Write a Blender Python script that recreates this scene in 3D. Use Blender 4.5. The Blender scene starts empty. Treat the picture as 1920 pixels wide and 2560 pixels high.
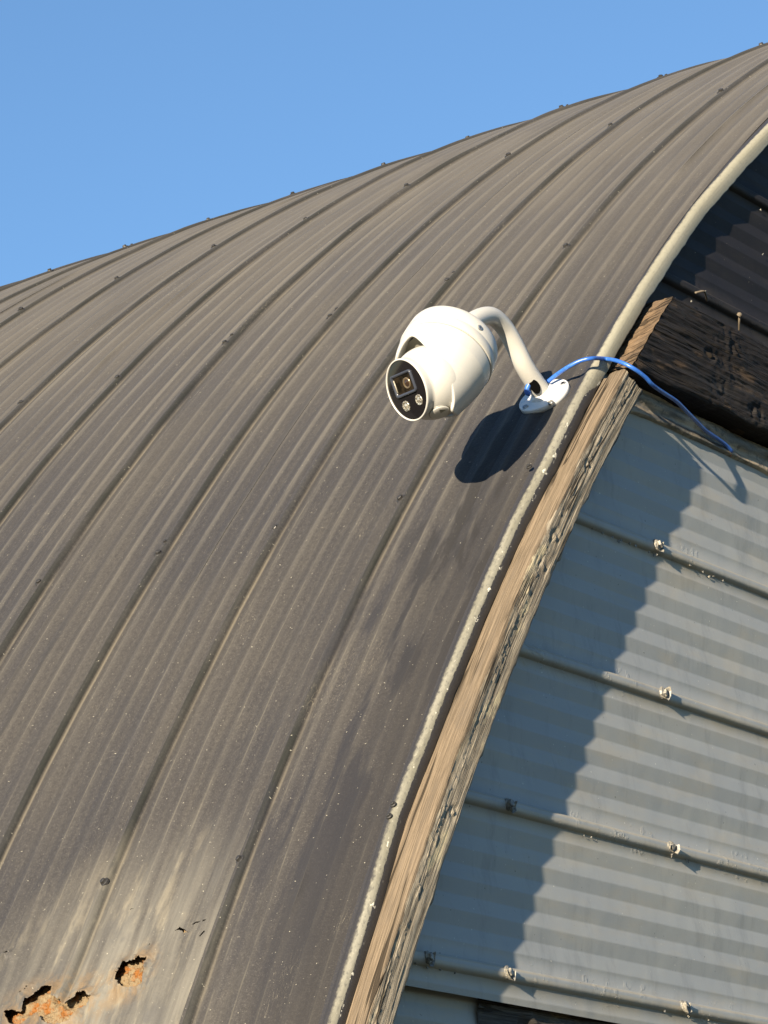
import bpy, math
import numpy as np
from mathutils import Vector, Matrix

scene = bpy.context.scene
COL = scene.collection

# ------------------------------------------------------------------ camera
R = 5.039                      # radius of the arched shed, metres (arch centre line runs along +Y through x=0, z=0)
CAM = np.array([-7.412084, -2.112295, 2.002233])
CM = np.array([[0.5602793051, -0.2052644663, -0.8024671951],
               [-0.8259847958, -0.2108993353, -0.5227528932],
               [-0.0619372044, 0.9557133301, -0.2877078613]])
FPX = 8875.0                   # focal length in pixels of a 1920 x 2560 frame
cd = bpy.data.cameras.new('camera')
cam = bpy.data.objects.new('camera', cd)
COL.objects.link(cam)
cd.sensor_fit = 'VERTICAL'
cd.sensor_height = 36.0
cd.lens = FPX / 2560 * 36.0
cd.clip_start = 0.1
cd.clip_end = 2000
m4 = Matrix([[*CM[i], CAM[i]] for i in range(3)] + [[0, 0, 0, 1]])
cam.matrix_world = m4
scene.camera = cam

# ------------------------------------------------------------------ light
SUN_AZ, SUN_EL = math.radians(10.4), math.radians(11.4)      # azimuth measured from -X towards -Y
L = np.array([-math.cos(SUN_EL) * math.cos(SUN_AZ), -math.cos(SUN_EL) * math.sin(SUN_AZ), math.sin(SUN_EL)])
world = bpy.data.worlds.new('World')
scene.world = world
world.use_nodes = True
wn = world.node_tree
bg = wn.nodes['Background']
sky = wn.nodes.new('ShaderNodeTexSky')
sky.sky_type = 'NISHITA'
sky.sun_disc = False
sky.sun_elevation = SUN_EL
sky.sun_rotation = math.atan2(L[0], L[1])
sky.altitude = 300
sky.air_density = 1.0
sky.dust_density = 0.0
sky.ozone_density = 3.6
wn.links.new(sky.outputs[0], bg.inputs[0])
bg.inputs[1].default_value = 0.075
sd = bpy.data.lights.new('sun', 'SUN')
sd.energy = 5.0
sd.angle = math.radians(0.5)
sd.color = (1.0, 0.85, 0.64)
so = bpy.data.objects.new('sun', sd)
COL.objects.link(so)
so.rotation_euler = Vector(L).to_track_quat('Z', 'Y').to_euler()
scene.view_settings.view_transform = 'Standard'
scene.view_settings.look = 'None'
scene.view_settings.exposure = 1.48
scene.view_settings.gamma = 1.0
scene.view_settings.use_curve_mapping = False

# ------------------------------------------------------------------ small maths helpers
def ray(u, v):
    d = CM @ np.array([(u - 960) / FPX, -(v - 1280) / FPX, -1.0])
    return d / np.linalg.norm(d)

def on_roof(u, v, r=R):
    """point of the arched roof that stands at photo pixel (u, v)"""
    d = ray(u, v)
    a = d[0]**2 + d[2]**2
    b = 2 * (CAM[0] * d[0] + CAM[2] * d[2])
    c = CAM[0]**2 + CAM[2]**2 - r * r
    return CAM + d * ((-b - math.sqrt(max(b * b - 4 * a * c, 0))) / (2 * a))

def on_plane(u, v, p, n):
    d = ray(u, v)
    n = np.asarray(n, float)
    return CAM + d * (((np.asarray(p) - CAM) @ n) / (d @ n))

def ang(p):
    return math.atan2(p[2], -p[0])

def cyl(th, y, r):
    return np.stack([-r * np.cos(th), y + 0 * th, r * np.sin(th)], -1)

def _h(ix, iy, seed):
    n = (ix * 374761393 + iy * 668265263 + seed * 974634777) & 0xffffffff
    n = ((n ^ (n >> 13)) * 1274126177) & 0xffffffff
    n = ((n ^ (n >> 16)) * 2246822519) & 0xffffffff
    return (n & 0xffff) / 65535.0

def noise(x, y, seed=0):
    x = np.asarray(x, float); y = np.asarray(y, float)
    x, y = np.broadcast_arrays(x, y)
    ix = np.floor(x).astype(np.int64); iy = np.floor(y).astype(np.int64)
    fx = x - ix; fy = y - iy
    fx = fx * fx * (3 - 2 * fx); fy = fy * fy * (3 - 2 * fy)
    a = _h(ix, iy, seed); b = _h(ix + 1, iy, seed); c = _h(ix, iy + 1, seed); d = _h(ix + 1, iy + 1, seed)
    return (a + (b - a) * fx) * (1 - fy) + (c + (d - c) * fx) * fy - 0.5

def fbm(x, y, seed=0, o=4):
    s = 0; a = 1
    for k in range(o):
        s = s + a * noise(x * 2**k, y * 2**k, seed + k * 17)
        a *= 0.5
    return s

def smooth(x, a, b):
    t = np.clip((x - a) / (b - a), 0, 1)
    return t * t * (3 - 2 * t)

# ------------------------------------------------------------------ object helpers
def empty(name, loc, **props):
    o = bpy.data.objects.new(name, None)
    o.empty_display_size = 0.1
    o.location = loc
    COL.objects.link(o)
    for k, v in props.items():
        o[k] = v
    return o

def link(name, me, mat, parent=None, **props):
    o = bpy.data.objects.new(name, me)
    COL.objects.link(o)
    if mat is not None and not me.materials:
        me.materials.append(mat)
    if parent is not None:
        o.parent = parent
        q = parent; off = Vector((0, 0, 0))
        while q is not None:
            off += q.location
            q = q.parent
        me_off = getattr(o, 'location')
        o.location = me_off - off
    for k, v in props.items():
        o[k] = v
    return o

def mesh_from(name, V, F, uv=None, smooth_=True):
    me = bpy.data.meshes.new(name)
    V = np.asarray(V, np.float32).reshape(-1, 3)
    F = np.asarray(F, np.int32)
    me.vertices.add(len(V)); me.vertices.foreach_set('co', V.ravel())
    me.loops.add(F.size); me.loops.foreach_set('vertex_index', F.ravel())
    me.polygons.add(len(F))
    me.polygons.foreach_set('loop_start', np.arange(len(F), dtype=np.int32) * F.shape[1])
    me.polygons.foreach_set('use_smooth', np.full(len(F), smooth_))
    if uv is not None:
        l = me.uv_layers.new(name='UVMap')
        l.data.foreach_set('uv', np.asarray(uv, np.float32).reshape(-1, 2)[F.ravel()].ravel())
    me.update(calc_edges=True)
    return me

def grid_mesh(name, P, UV=None, keep=None, flip=False, smooth_=True, closed=False):
    nr, nc = P.shape[:2]
    idx = np.arange(nr * nc).reshape(nr, nc)
    if closed:
        idx = np.concatenate([idx, idx[:, :1]], 1)
    a, b, c, d = idx[:-1, :-1], idx[:-1, 1:], idx[1:, 1:], idx[1:, :-1]
    F = np.stack([a, d, c, b] if flip else [a, b, c, d], -1)
    if keep is not None:
        F = F[keep]
    return mesh_from(name, P, F.reshape(-1, 4), UV, smooth_)

def pydata(name, V, F, smooth_=False):
    me = bpy.data.meshes.new(name)
    me.from_pydata([tuple(map(float, v)) for v in V], [], F)
    if smooth_:
        me.polygons.foreach_set('use_smooth', [True] * len(me.polygons))
    me.update()
    return me

def basis(n, up=(0, 0, 1)):
    n = np.asarray(n, float); n = n / np.linalg.norm(n)
    x = np.cross(up, n)
    if np.linalg.norm(x) < 1e-4:
        x = np.cross((1, 0, 0), n)
    x /= np.linalg.norm(x)
    return x, np.cross(n, x), n

def lathe(prof, c, ax, seg=64, ex=None, name='lathe', uv=False):
    """prof: list of (s along axis, radius)"""
    x, y, n = basis(ax)
    if ex is not None:
        x = ex - (ex @ n) * n; x /= np.linalg.norm(x); y = np.cross(n, x)
    ph = np.linspace(0, 2 * math.pi, seg, endpoint=False)
    P = np.array([[c + s * n + r * (math.cos(p) * x + math.sin(p) * y) for p in ph] for s, r in prof])
    return grid_mesh(name, P, None, closed=True)

def tube(pts, rad, seg=16, name='tube', caps=True):
    pts = [np.asarray(p, float) for p in pts]
    n = len(pts)
    rad = np.full(n, rad) if np.isscalar(rad) else np.asarray(rad)
    t = [pts[min(i + 1, n - 1)] - pts[max(i - 1, 0)] for i in range(n)]
    t = [q / np.linalg.norm(q) for q in t]
    x, y, _ = basis(t[0])
    rows = []
    for i in range(n):
        x = x - (x @ t[i]) * t[i]; x /= np.linalg.norm(x)
        y = np.cross(t[i], x)
        rows.append([pts[i] + rad[i] * (math.cos(a) * x + math.sin(a) * y) for a in np.linspace(0, 2 * math.pi, seg, endpoint=False)])
    if caps:
        rows = [[pts[0]] * seg] + rows + [[pts[-1]] * seg]
    return grid_mesh(name, np.array(rows), None, closed=True)

def spline(pts, k=8):
    pts = [np.asarray(p, float) for p in pts]
    pts = [2 * pts[0] - pts[1]] + pts + [2 * pts[-1] - pts[-2]]
    out = []
    for i in range(1, len(pts) - 2):
        p0, p1, p2, p3 = pts[i - 1:i + 3]
        for j in range(k):
            t = j / k
            out.append(0.5 * (2 * p1 + (p2 - p0) * t + (2 * p0 - 5 * p1 + 4 * p2 - p3) * t * t + (3 * p1 - p0 - 3 * p2 + p3) * t**3))
    out.append(pts[-2])
    return out

def join(me_list, name):
    V = []; F = []; o = 0
    for me in me_list:
        V += [tuple(v.co) for v in me.vertices]
        F += [[i + o for i in p.vertices] for p in me.polygons]
        o = len(V)
    return pydata(name, V, F, True)

# ------------------------------------------------------------------ material helper
class MT:
    def __init__(self, name, rough=0.6, spec=0.5, metal=0.0):
        self.m = bpy.data.materials.new(name)
        self.m.use_nodes = True
        self.t = self.m.node_tree
        self.b = self.t.nodes['Principled BSDF']
        self.b.inputs['Roughness'].default_value = rough
        self.b.inputs['Specular IOR Level'].default_value = spec
        self.b.inputs['Metallic'].default_value = metal
        self.uvn = self.t.nodes.new('ShaderNodeUVMap')
        self.tc = self.t.nodes.new('ShaderNodeTexCoord')
        s = self.t.nodes.new('ShaderNodeSeparateXYZ')
        self.t.links.new(self.uvn.outputs[0], s.inputs[0])
        self.U, self.V = s.outputs[0], s.outputs[1]
        s = self.t.nodes.new('ShaderNodeSeparateXYZ')
        self.t.links.new(self.tc.outputs['Object'], s.inputs[0])
        self.X, self.Y, self.Z = s.outputs
        self.OBJ = self.tc.outputs['Object']; self.UV = self.uvn.outputs[0]

    def set(self, sock, v):
        if isinstance(v, (int, float)):
            sock.default_value = v
        elif isinstance(v, tuple):
            sock.default_value = (*v, 1) if len(v) == 3 and sock.type == 'RGBA' else v
        else:
            self.t.links.new(v, sock)

    def math(self, op, a, b=0.0, c=None, clamp=False):
        n = self.t.nodes.new('ShaderNodeMath'); n.operation = op; n.use_clamp = clamp
        self.set(n.inputs[0], a); self.set(n.inputs[1], b)
        if c is not None:
            self.set(n.inputs[2], c)
        return n.outputs[0]

    def noise(self, vec, scale=(1, 1, 1), detail=4, rough=0.55, seed=0.0, dist=0.0):
        mp = self.t.nodes.new('ShaderNodeMapping')
        self.set(mp.inputs[0], vec)
        mp.inputs[1].default_value = (seed, seed * 1.7, seed * 0.6)
        mp.inputs[3].default_value = scale if isinstance(scale, tuple) else (scale,) * 3
        n = self.t.nodes.new('ShaderNodeTexNoise')
        n.inputs['Scale'].default_value = 1.0
        n.inputs['Detail'].default_value = detail
        n.inputs['Roughness'].default_value = rough
        n.inputs['Distortion'].default_value = dist
        self.t.links.new(mp.outputs[0], n.inputs['Vector'])
        return n.outputs[0]

    def step(self, x, a, b):
        n = self.t.nodes.new('ShaderNodeMapRange')
        n.interpolation_type = 'SMOOTHSTEP'
        self.set(n.inputs[0], x)
        self.set(n.inputs[1], a); self.set(n.inputs[2], b)
        n.inputs[3].default_value = 0; n.inputs[4].default_value = 1
        return n.outputs[0]

    def lin(self, x, a, b, c, d):
        n = self.t.nodes.new('ShaderNodeMapRange')
        self.set(n.inputs[0], x)
        for i, v in enumerate((a, b, c, d)):
            n.inputs[i + 1].default_value = v
        return n.outputs[0]

    def mix(self, f, a, b):
        n = self.t.nodes.new('ShaderNodeMix'); n.data_type = 'RGBA'
        self.set(n.inputs[0], f); self.set(n.inputs[6], a); self.set(n.inputs[7], b)
        return n.outputs[2]

    def mul(self, a, b): return self.math('MULTIPLY', a, b)
    def add(self, a, b): return self.math('ADD', a, b)
    def sub(self, a, b): return self.math('SUBTRACT', a, b)

    def ell(self, cu, cv, ru, rv, soft=0.5):
        """1 inside an ellipse in UV space, fading to 0"""
        du = self.math('DIVIDE', self.sub(self.U, cu), ru)
        dv = self.math('DIVIDE', self.sub(self.V, cv), rv)
        d = self.math('SQRT', self.add(self.mul(du, du), self.mul(dv, dv)))
        return self.sub(1.0, self.step(d, 1 - soft, 1 + soft))

    def color(self, c): self.set(self.b.inputs['Base Color'], c)
    def rough(self, r): self.set(self.b.inputs['Roughness'], r)

    def bump(self, h, dist=0.001, strength=1.0):
        n = self.t.nodes.new('ShaderNodeBump')
        n.inputs['Strength'].default_value = strength
        n.inputs['Distance'].default_value = dist
        self.set(n.inputs['Height'], h)
        self.t.links.new(n.outputs[0], self.b.inputs['Normal'])

def plain(name, col, rough=0.5, spec=0.5, metal=0.0):
    m = MT(name, rough, spec, metal); m.color(col); return m.m

PITCH = 0.2
def crest(y):
    """height of the pressed sheet profile: one major rib every 0.2 m with five shallow folds between"""
    ym = np.mod(y, PITCH)
    d = np.minimum(ym, PITCH - ym)
    rib = np.where(d < 0.0092, 0.0072 * (1 - np.clip(d / 0.0092, 0, 1)**3.4), 0)
    w = np.mod((ym - 0.008) / 0.184 * 5, 1)
    fold = 0.0032 * (1 - np.abs(2 * w - 1)) * (ym > 0.008) * (ym < 0.192)
    return np.maximum(rib, fold)

def rib_samples(a, b, fine=True):
    o = []
    k0 = int(math.floor(a / PITCH)) - 1; k1 = int(math.ceil(b / PITCH)) + 1
    for k in range(k0, k1 + 1):
        for d in ((0, 1.6, 3, 4.2, 5.4, 6.4, 7.2, 8.0, 8.7, 9.2) if fine else (0, 3, 5.6, 7.4, 8.8)):
            o += [k * PITCH + d / 1000, k * PITCH - d / 1000]
        for j in range(1, 10):
            c = k * PITCH + 0.008 + 0.0184 * j
            o += [c - 0.0012, c, c + 0.0012] if fine else [c]
    o = [x for x in o if a - 1e-6 <= x <= b + 1e-6] + [a, b]
    return np.unique(np.round(o, 6))

# ================================================================== materials
# ---- rusted-through openings, outlines in photo pixels converted to positions on the sheet
def hz(px, py): return (px / 3.95, 2260 + py / 3.95)
HOLES = [
    [hz(*p) for p in ((1165, 785), (1185, 740), (1200, 690), (1225, 660), (1240, 600), (1300, 592), (1345, 600), (1372, 570), (1350, 545), (1400, 552), (1440, 560), (1488, 545), (1470, 585), (1448, 600), (1450, 650), (1435, 720), (1420, 790), (1385, 840), (1300, 862), (1240, 860), (1210, 830), (1200, 800))],
    [hz(*p) for p in ((90, 1130), (130, 1090), (232, 1078), (250, 1020), (278, 975), (330, 950), (350, 915), (420, 880), (450, 860), (562, 835), (552, 900), (545, 945), (600, 962), (640, 990), (655, 1020), (690, 1000), (715, 960), (738, 915), (720, 970), (770, 935), (800, 905), (850, 895), (880, 890), (895, 915), (935, 935), (943, 950), (900, 1000), (830, 1060), (780, 1120), (735, 1165), (700, 1200), (640, 1230), (500, 1240), (440, 1180), (400, 1130), (345, 1095), (300, 1130), (240, 1180), (210, 1230), (130, 1230))],
    [hz(*p) for p in ((35, 550), (70, 530), (100, 508), (128, 508), (140, 525), (115, 530), (100, 545), (80, 530))],
    [hz(*p) for p in ((235, 935), (240, 900), (280, 870), (290, 830), (335, 820), (305, 840), (285, 880), (250, 905))],
    [hz(*p) for p in ((1285, 70), (1320, 52), (1350, 60), (1320, 72))],
    [hz(*p) for p in ((1450, 420), (1480, 425), (1500, 395), (1505, 400), (1485, 438))],
]
def z5(px, py): return (px / 2.074, 1900 + py / 2.074)
HOLES += [[z5(*p) for p in ((897, 905), (925, 885), (935, 870), (918, 850), (945, 878), (975, 892), (960, 905), (955, 925), (945, 895), (930, 892))],
          [z5(*p) for p in ((985, 858), (1010, 842), (1060, 838), (1098, 828), (1060, 846), (1020, 850))],
          [z5(*p) for p in ((1038, 920), (1050, 900), (1072, 885), (1060, 905), (1045, 925))]]
def to_uv(poly):
    o = []
    for u, v in poly:
        p = on_roof(u, v)
        o.append((p[1], R * ang(p)))
    return np.array(o)
HOLES = [to_uv(h) for h in HOLES]

HOLES_UV = [(float(h[:, 0].mean()), float(h[:, 1].mean()) - 0.004, float(np.ptp(h[:, 0])) * 0.62 + 0.006, float(np.ptp(h[:, 1])) * 0.62 + 0.010) for h in HOLES[:2]]
# --- roof paint: weathered dark brown coating, streaked down the fall of the sheet.  UV = (y, arc length) in metres
def roof_paint(name='weathered_roof_paint'):
    m = MT(name, 0.55, 0.15)
    st = m.noise(m.UV, (95, 0.9, 1), 4, 0.6)
    st2 = m.noise(m.UV, (28, 0.9, 1), 3, 0.5, 3.1)
    st3 = m.noise(m.UV, (260, 5, 1), 3, 0.6, 7.7)
    bl = m.noise(m.UV, (5, 2.4, 1), 4, 0.6, 5.0)
    gr = m.noise(m.UV, (650, 650, 1), 2, 0.7, 1.0)
    gr2 = m.noise(m.UV, (230, 190, 1), 3, 0.7, 2.0)
    c = m.mix(m.step(bl, 0.32, 0.68), (0.033, 0.032, 0.0345), (0.047, 0.0435, 0.041))
    c = m.mix(m.mul(m.step(st, 0.42, 0.72), 0.30), c, (0.074, 0.069, 0.060))
    c = m.mix(m.mul(m.step(st2, 0.48, 0.72), 0.5), c, (0.031, 0.031, 0.036))
    c = m.mix(m.mul(m.step(gr, 0.50, 0.74), 0.62), c, (0.108, 0.101, 0.090))
    c = m.mix(m.mul(m.step(gr2, 0.58, 0.30), 0.50), c, (0.026, 0.025, 0.025))
    # fold lines: dust and chalk caught on each crease of the pressing
    ym = m.math('WRAP', m.U, PITCH, 0.0)
    fr = m.math('WRAP', m.math('DIVIDE', m.sub(ym, 0.008), 0.0368), 1.0, 0.0)
    cr = m.sub(1.0, m.step(m.math('ABSOLUTE', m.sub(fr, 0.5)), 0.012, 0.042))
    brk = m.step(m.noise(m.UV, (40, 9, 1), 4, 0.7, 9.0), 0.40, 0.62)
    c = m.mix(m.mul(m.mul(cr, brk), 0.40), c, (0.125, 0.115, 0.092))
    # crest of every fold painted paler, as dusty and catching the light
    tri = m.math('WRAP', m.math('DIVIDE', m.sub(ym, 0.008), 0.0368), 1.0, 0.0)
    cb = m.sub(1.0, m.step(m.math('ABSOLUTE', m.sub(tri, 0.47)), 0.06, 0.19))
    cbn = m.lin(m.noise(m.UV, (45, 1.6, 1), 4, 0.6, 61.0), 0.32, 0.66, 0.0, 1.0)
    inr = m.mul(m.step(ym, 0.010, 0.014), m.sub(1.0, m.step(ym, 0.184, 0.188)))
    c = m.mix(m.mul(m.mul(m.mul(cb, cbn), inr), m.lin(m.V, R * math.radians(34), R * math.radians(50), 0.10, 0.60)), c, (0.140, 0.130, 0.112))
    vb = m.sub(1.0, m.step(m.math('ABSOLUTE', m.sub(tri, 0.76)), 0.05, 0.16))  # flank of each fold painted darker, as if shaded
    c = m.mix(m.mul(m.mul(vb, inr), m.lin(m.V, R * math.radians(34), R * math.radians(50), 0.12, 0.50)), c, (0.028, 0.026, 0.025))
    # dust lying along the near foot of each rib, thin pale line along the far foot
    ft = m.mul(m.step(ym, 0.1855, 0.189), m.sub(1.0, m.step(ym, 0.1905, 0.1925)))
    ftn = m.step(m.noise(m.UV, (12, 3.0, 1), 4, 0.65, 4.4), 0.30, 0.60)
    c = m.mix(m.mul(m.mul(ft, ftn), 0.60), c, (0.155, 0.135, 0.100))
    f2 = m.mul(m.step(ym, 0.0085, 0.0100), m.sub(1.0, m.step(ym, 0.0112, 0.0128)))
    c = m.mix(m.mul(m.mul(f2, brk), 0.5), c, (0.12, 0.11, 0.085))
    # shade of the steep near side of each rib, painted into the colour
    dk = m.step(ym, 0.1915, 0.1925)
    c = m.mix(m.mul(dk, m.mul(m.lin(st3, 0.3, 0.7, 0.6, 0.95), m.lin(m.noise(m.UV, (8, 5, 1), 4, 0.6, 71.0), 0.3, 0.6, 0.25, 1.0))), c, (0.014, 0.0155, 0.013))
    # old damp stains next to the sheet edge
    sm = m.noise(m.UV, (20, 3.2, 1), 5, 0.62, 11.0, 0.3)
    s1 = m.ell(0.085, R * math.radians(36.2), 0.13, 0.45, 0.6)
    c = m.mix(m.mul(m.mul(m.step(sm, 0.47, 0.57), s1), 0.70), c, (0.019, 0.020, 0.026))
    s2 = m.ell(0.05, R * math.radians(41.0), 0.10, 0.35, 0.6)
    c = m.mix(m.mul(m.mul(m.step(sm, 0.52, 0.56), s2), 0.5), c, (0.019, 0.018, 0.016))
    s3 = m.sub(1.0, m.step(m.add(m.U, m.mul(m.sub(m.noise(m.UV, (9, 3, 1), 5, 0.6, 81.0), 0.5), 0.14)), 0.03, 0.17))
    c = m.mix(m.mul(s3, m.lin(m.V, R * math.radians(47), R * math.radians(40), 0.0, 0.55)), c, (0.024, 0.0225, 0.022))
    lap = m.math('WRAP', m.sub(m.U, 0.012), 0.8, 0.0)
    lapm = m.mul(m.sub(1.0, m.step(lap, 0.0005, 0.0022)), m.step(m.noise(m.UV, (3, 7, 1), 4, 0.6, 85.0), 0.42, 0.5))
    c = m.mix(m.mul(lapm, 0.9), c, (0.006, 0.006, 0.006))
    # bleached, chalky paint around the rusted-through patch
    p = on_roof(330, 2440)
    k1 = m.ell(float(p[1]), R * ang(p) - 0.02, 0.17, 0.17, 0.75)
    k1 = m.mul(k1, m.lin(m.step(m.U, 0.2085, 0.2105), 0, 1, 0.12, 1.0))
    k1 = m.mul(k1, m.lin(m.noise(m.UV, (60, 4, 1), 4, 0.6, 13.0), 0.33, 0.62, 0.25, 1.0))
    c = m.mix(m.math('MULTIPLY', k1, 0.95, None, True), c, (0.150, 0.142, 0.122))
    k2 = m.mul(m.mul(k1, m.step(m.noise(m.UV, (30, 7, 1), 5, 0.65, 21.0), 0.50, 0.64)), 0.8)
    c = m.mix(k2, c, (0.25, 0.222, 0.165))
    k3 = m.mul(m.mul(k1, m.step(m.noise(m.UV, (22, 10, 1), 5, 0.6, 27.0), 0.52, 0.66)), 0.7)
    c = m.mix(k3, c, (0.062, 0.063, 0.067))
    # pale dust higher up the arch, with its grazing-angle brightness painted in
    top_pale = m.mul(m.step(m.V, R * math.radians(40), R * math.radians(60)), m.lin(m.noise(m.UV, (30, 3, 1), 4, 0.6, 51.0), 0.3, 0.7, 0.35, 0.8))
    c = m.mix(m.mul(top_pale, m.sub(1.0, m.mul(dk, 0.85))), c, (0.118, 0.108, 0.093))
    # rust bleeding round the two openings
    for hh_ in HOLES_UV:
        hal = m.ell(hh_[0], hh_[1], hh_[2], hh_[3], 0.45)
        hn_ = m.step(m.noise(m.UV, (70, 45, 1), 4, 0.65, 91.0), 0.38, 0.60)
        c = m.mix(m.mul(m.mul(hal, hn_), 0.65), c, (0.17, 0.115, 0.062))
    # pale flecks of lichen and chips
    sp = m.step(m.noise(m.UV, (330, 330, 1), 1, 0.5, 31.0), 0.765, 0.80)
    c = m.mix(m.mul(sp, 0.75), c, (0.34, 0.32, 0.26))
    # scratches
    scn = m.noise(m.UV, (120, 14, 1), 2, 0.5, 37.0, 2.5)
    scm = m.mul(m.sub(1.0, m.step(m.math('ABSOLUTE', m.sub(scn, 0.5)), 0.002, 0.006)), m.step(m.noise(m.UV, (9, 7, 1), 3, 0.5, 41.0), 0.60, 0.66))
    c = m.mix(m.mul(scm, 0.6), c, (0.20, 0.18, 0.14))
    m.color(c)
    m.rough(m.lin(bl, 0.3, 0.7, 0.48, 0.66))
    m.b.inputs['Sheen Weight'].default_value = 0.06
    m.b.inputs['Sheen Roughness'].default_value = 0.45
    m.b.inputs['Sheen Tint'].default_value = (1.0, 0.93, 0.82, 1)
    m.bump(m.add(m.mul(gr, 0.5), m.add(m.mul(gr2, 0.8), m.mul(st, 0.5))), 0.0011, 0.55)
    return m.m

def wall_paint(name, c0, c1, dust, chip, big=1.0):
    """UV = (x, z) of the end wall"""
    m = MT(name, 0.5 if big == 1.0 else 0.7, 0.2 if big == 1.0 else 0.15)
    bl = m.noise(m.UV, (3, 9, 1), 4, 0.6)
    gr = m.noise(m.UV, (420, 420, 1), 3, 0.65, 1.0)
    c = m.mix(m.step(bl, 0.35, 0.65), c0, c1)
    # tan dust below each rib and on its top
    zm = m.math('WRAP', m.sub(m.V, Z0), PITCH, 0.0)
    du = m.mul(m.step(zm, 0.155, 0.191), m.lin(m.noise(m.UV, (14, 14, 1), 4, 0.6, 4.0), 0.3, 0.65, 0.1, 1.0))
    c = m.mix(m.mul(du, 0.62 * big), c, dust)
    d2 = m.sub(1.0, m.step(m.math('ABSOLUTE', m.sub(zm, 0.0055)), 0.0008, 0.0025))
    c = m.mix(m.mul(d2, 0.6 * big), c, dust)
    d4 = m.mul(m.step(m.noise(m.UV, (30, 9, 1), 5, 0.7, 48.0), 0.50, 0.70), 0.35)
    c = m.mix(d4, c, tuple(0.62 * v for v in c0))
    d3 = m.mul(m.step(m.noise(m.UV, (7, 26, 1), 5, 0.65, 8.0), 0.46, 0.72), 0.35)
    c = m.mix(d3, c, dust)
    c = m.mix(m.mul(m.step(gr, 0.50, 0.75), 0.13), c, dust)
    sp = m.step(m.noise(m.UV, (260, 260, 1), 1, 0.5, 12.0), 0.775, 0.80)
    c = m.mix(m.mul(sp, 0.8), c, chip)
    sd_ = m.step(m.noise(m.UV, (160, 200, 1), 2, 0.5, 19.0), 0.745, 0.77)
    c = m.mix(m.mul(sd_, 0.5), c, (0.03, 0.03, 0.035))
    m.color(c)
    # blistered paint beside the ribs
    bz = m.step(m.noise(m.UV, (60, 60, 1), 4, 0.7, 23.0), 0.55, 0.62)
    bzm = m.mul(m.mul(bz, m.add(m.step(zm, 0.18, 0.186), m.sub(1.0, m.step(zm, 0.012, 0.022)))), m.step(m.noise(m.UV, (9, 9, 1), 3, 0.5, 29.0), 0.54, 0.60))
    m.bump(m.add(m.mul(gr, 0.25), m.mul(bzm, 1.2)), 0.0012, 0.5)
    return m.m

Z0 = 2.8556
YW = 0.0055

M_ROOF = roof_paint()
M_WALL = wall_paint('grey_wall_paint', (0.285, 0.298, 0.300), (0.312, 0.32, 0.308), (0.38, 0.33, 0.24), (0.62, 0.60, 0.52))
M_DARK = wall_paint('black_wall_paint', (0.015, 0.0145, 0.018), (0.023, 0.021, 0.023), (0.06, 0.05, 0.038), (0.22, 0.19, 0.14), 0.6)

def edge_mat():
    """UV = (distance across the bead, arc length)"""
    m = MT('worn_galvanised_edge', 0.5, 0.4)
    n1 = m.noise(m.UV, (240, 120, 1), 5, 0.7)
    n2 = m.noise(m.UV, (60, 5, 1), 4, 0.6, 3.0)
    n3 = m.noise(m.UV, (700, 500, 1), 3, 0.7, 6.0)
    paint = m.mix(m.step(n3, 0.45, 0.75), (0.030, 0.029, 0.031), (0.050, 0.047, 0.042))
    metal = m.mix(m.step(n2, 0.35, 0.65), (0.145, 0.138, 0.105), (0.20, 0.192, 0.155))
    metal = m.mix(m.mul(m.step(n1, 0.56, 0.7), 0.6), metal, (0.30, 0.285, 0.225))
    metal = m.mix(m.mul(m.step(n1, 0.48, 0.36), 0.6), metal, (0.075, 0.073, 0.066))
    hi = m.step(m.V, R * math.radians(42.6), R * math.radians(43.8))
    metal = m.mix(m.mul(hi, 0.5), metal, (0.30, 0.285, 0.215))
    # where the paint still holds: rear shoulder, wide low down, almost gone higher up
    hi = m.step(m.V, R * math.radians(42.6), R * math.radians(43.8))
    lim = m.sub(m.lin(m.V, R * math.radians(30), R * math.radians(43), 0.0185, 0.0150), m.mul(hi, -0.0010))
    wob = m.mul(m.sub(m.noise(m.UV, (3, 30, 1), 5, 0.6, 8.0), 0.5), 0.006)
    wob2 = m.mul(m.sub(n1, 0.5), 0.009)
    e1 = m.step(m.add(m.add(m.U, wob), wob2), m.sub(lim, 0.0035), m.add(lim, 0.0020))
    # lower lip paint with a ragged edge and chips
    lip = m.add(m.lin(m.V, R * math.radians(30), R * math.radians(42), 0.0272, 0.0268), m.mul(hi, 0.03))
    e2 = m.step(m.add(m.U, m.mul(m.sub(n1, 0.5), 0.008)), m.sub(lip, 0.0004), m.add(lip, 0.0004))
    f = m.mul(e1, m.sub(1.0, e2))
    c = m.mix(f, paint, metal)
    ch = m.mul(m.step(m.noise(m.UV, (120, 60, 1), 3, 0.6, 15.0), 0.62, 0.65), m.sub(1.0, m.step(m.math('ABSOLUTE', m.sub(m.U, m.sub(lip, 0.001))), 0.001, 0.006)))
    c = m.mix(ch, c, (0.55, 0.53, 0.45))
    m.color(c)
    m.rough(m.lin(f, 0, 1, 0.5, 0.6))
    m.bump(m.add(m.mul(n1, 1.0), m.mul(f, -0.6)), 0.0005, 0.25)
    return m.m
M_EDGE = edge_mat()

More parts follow.
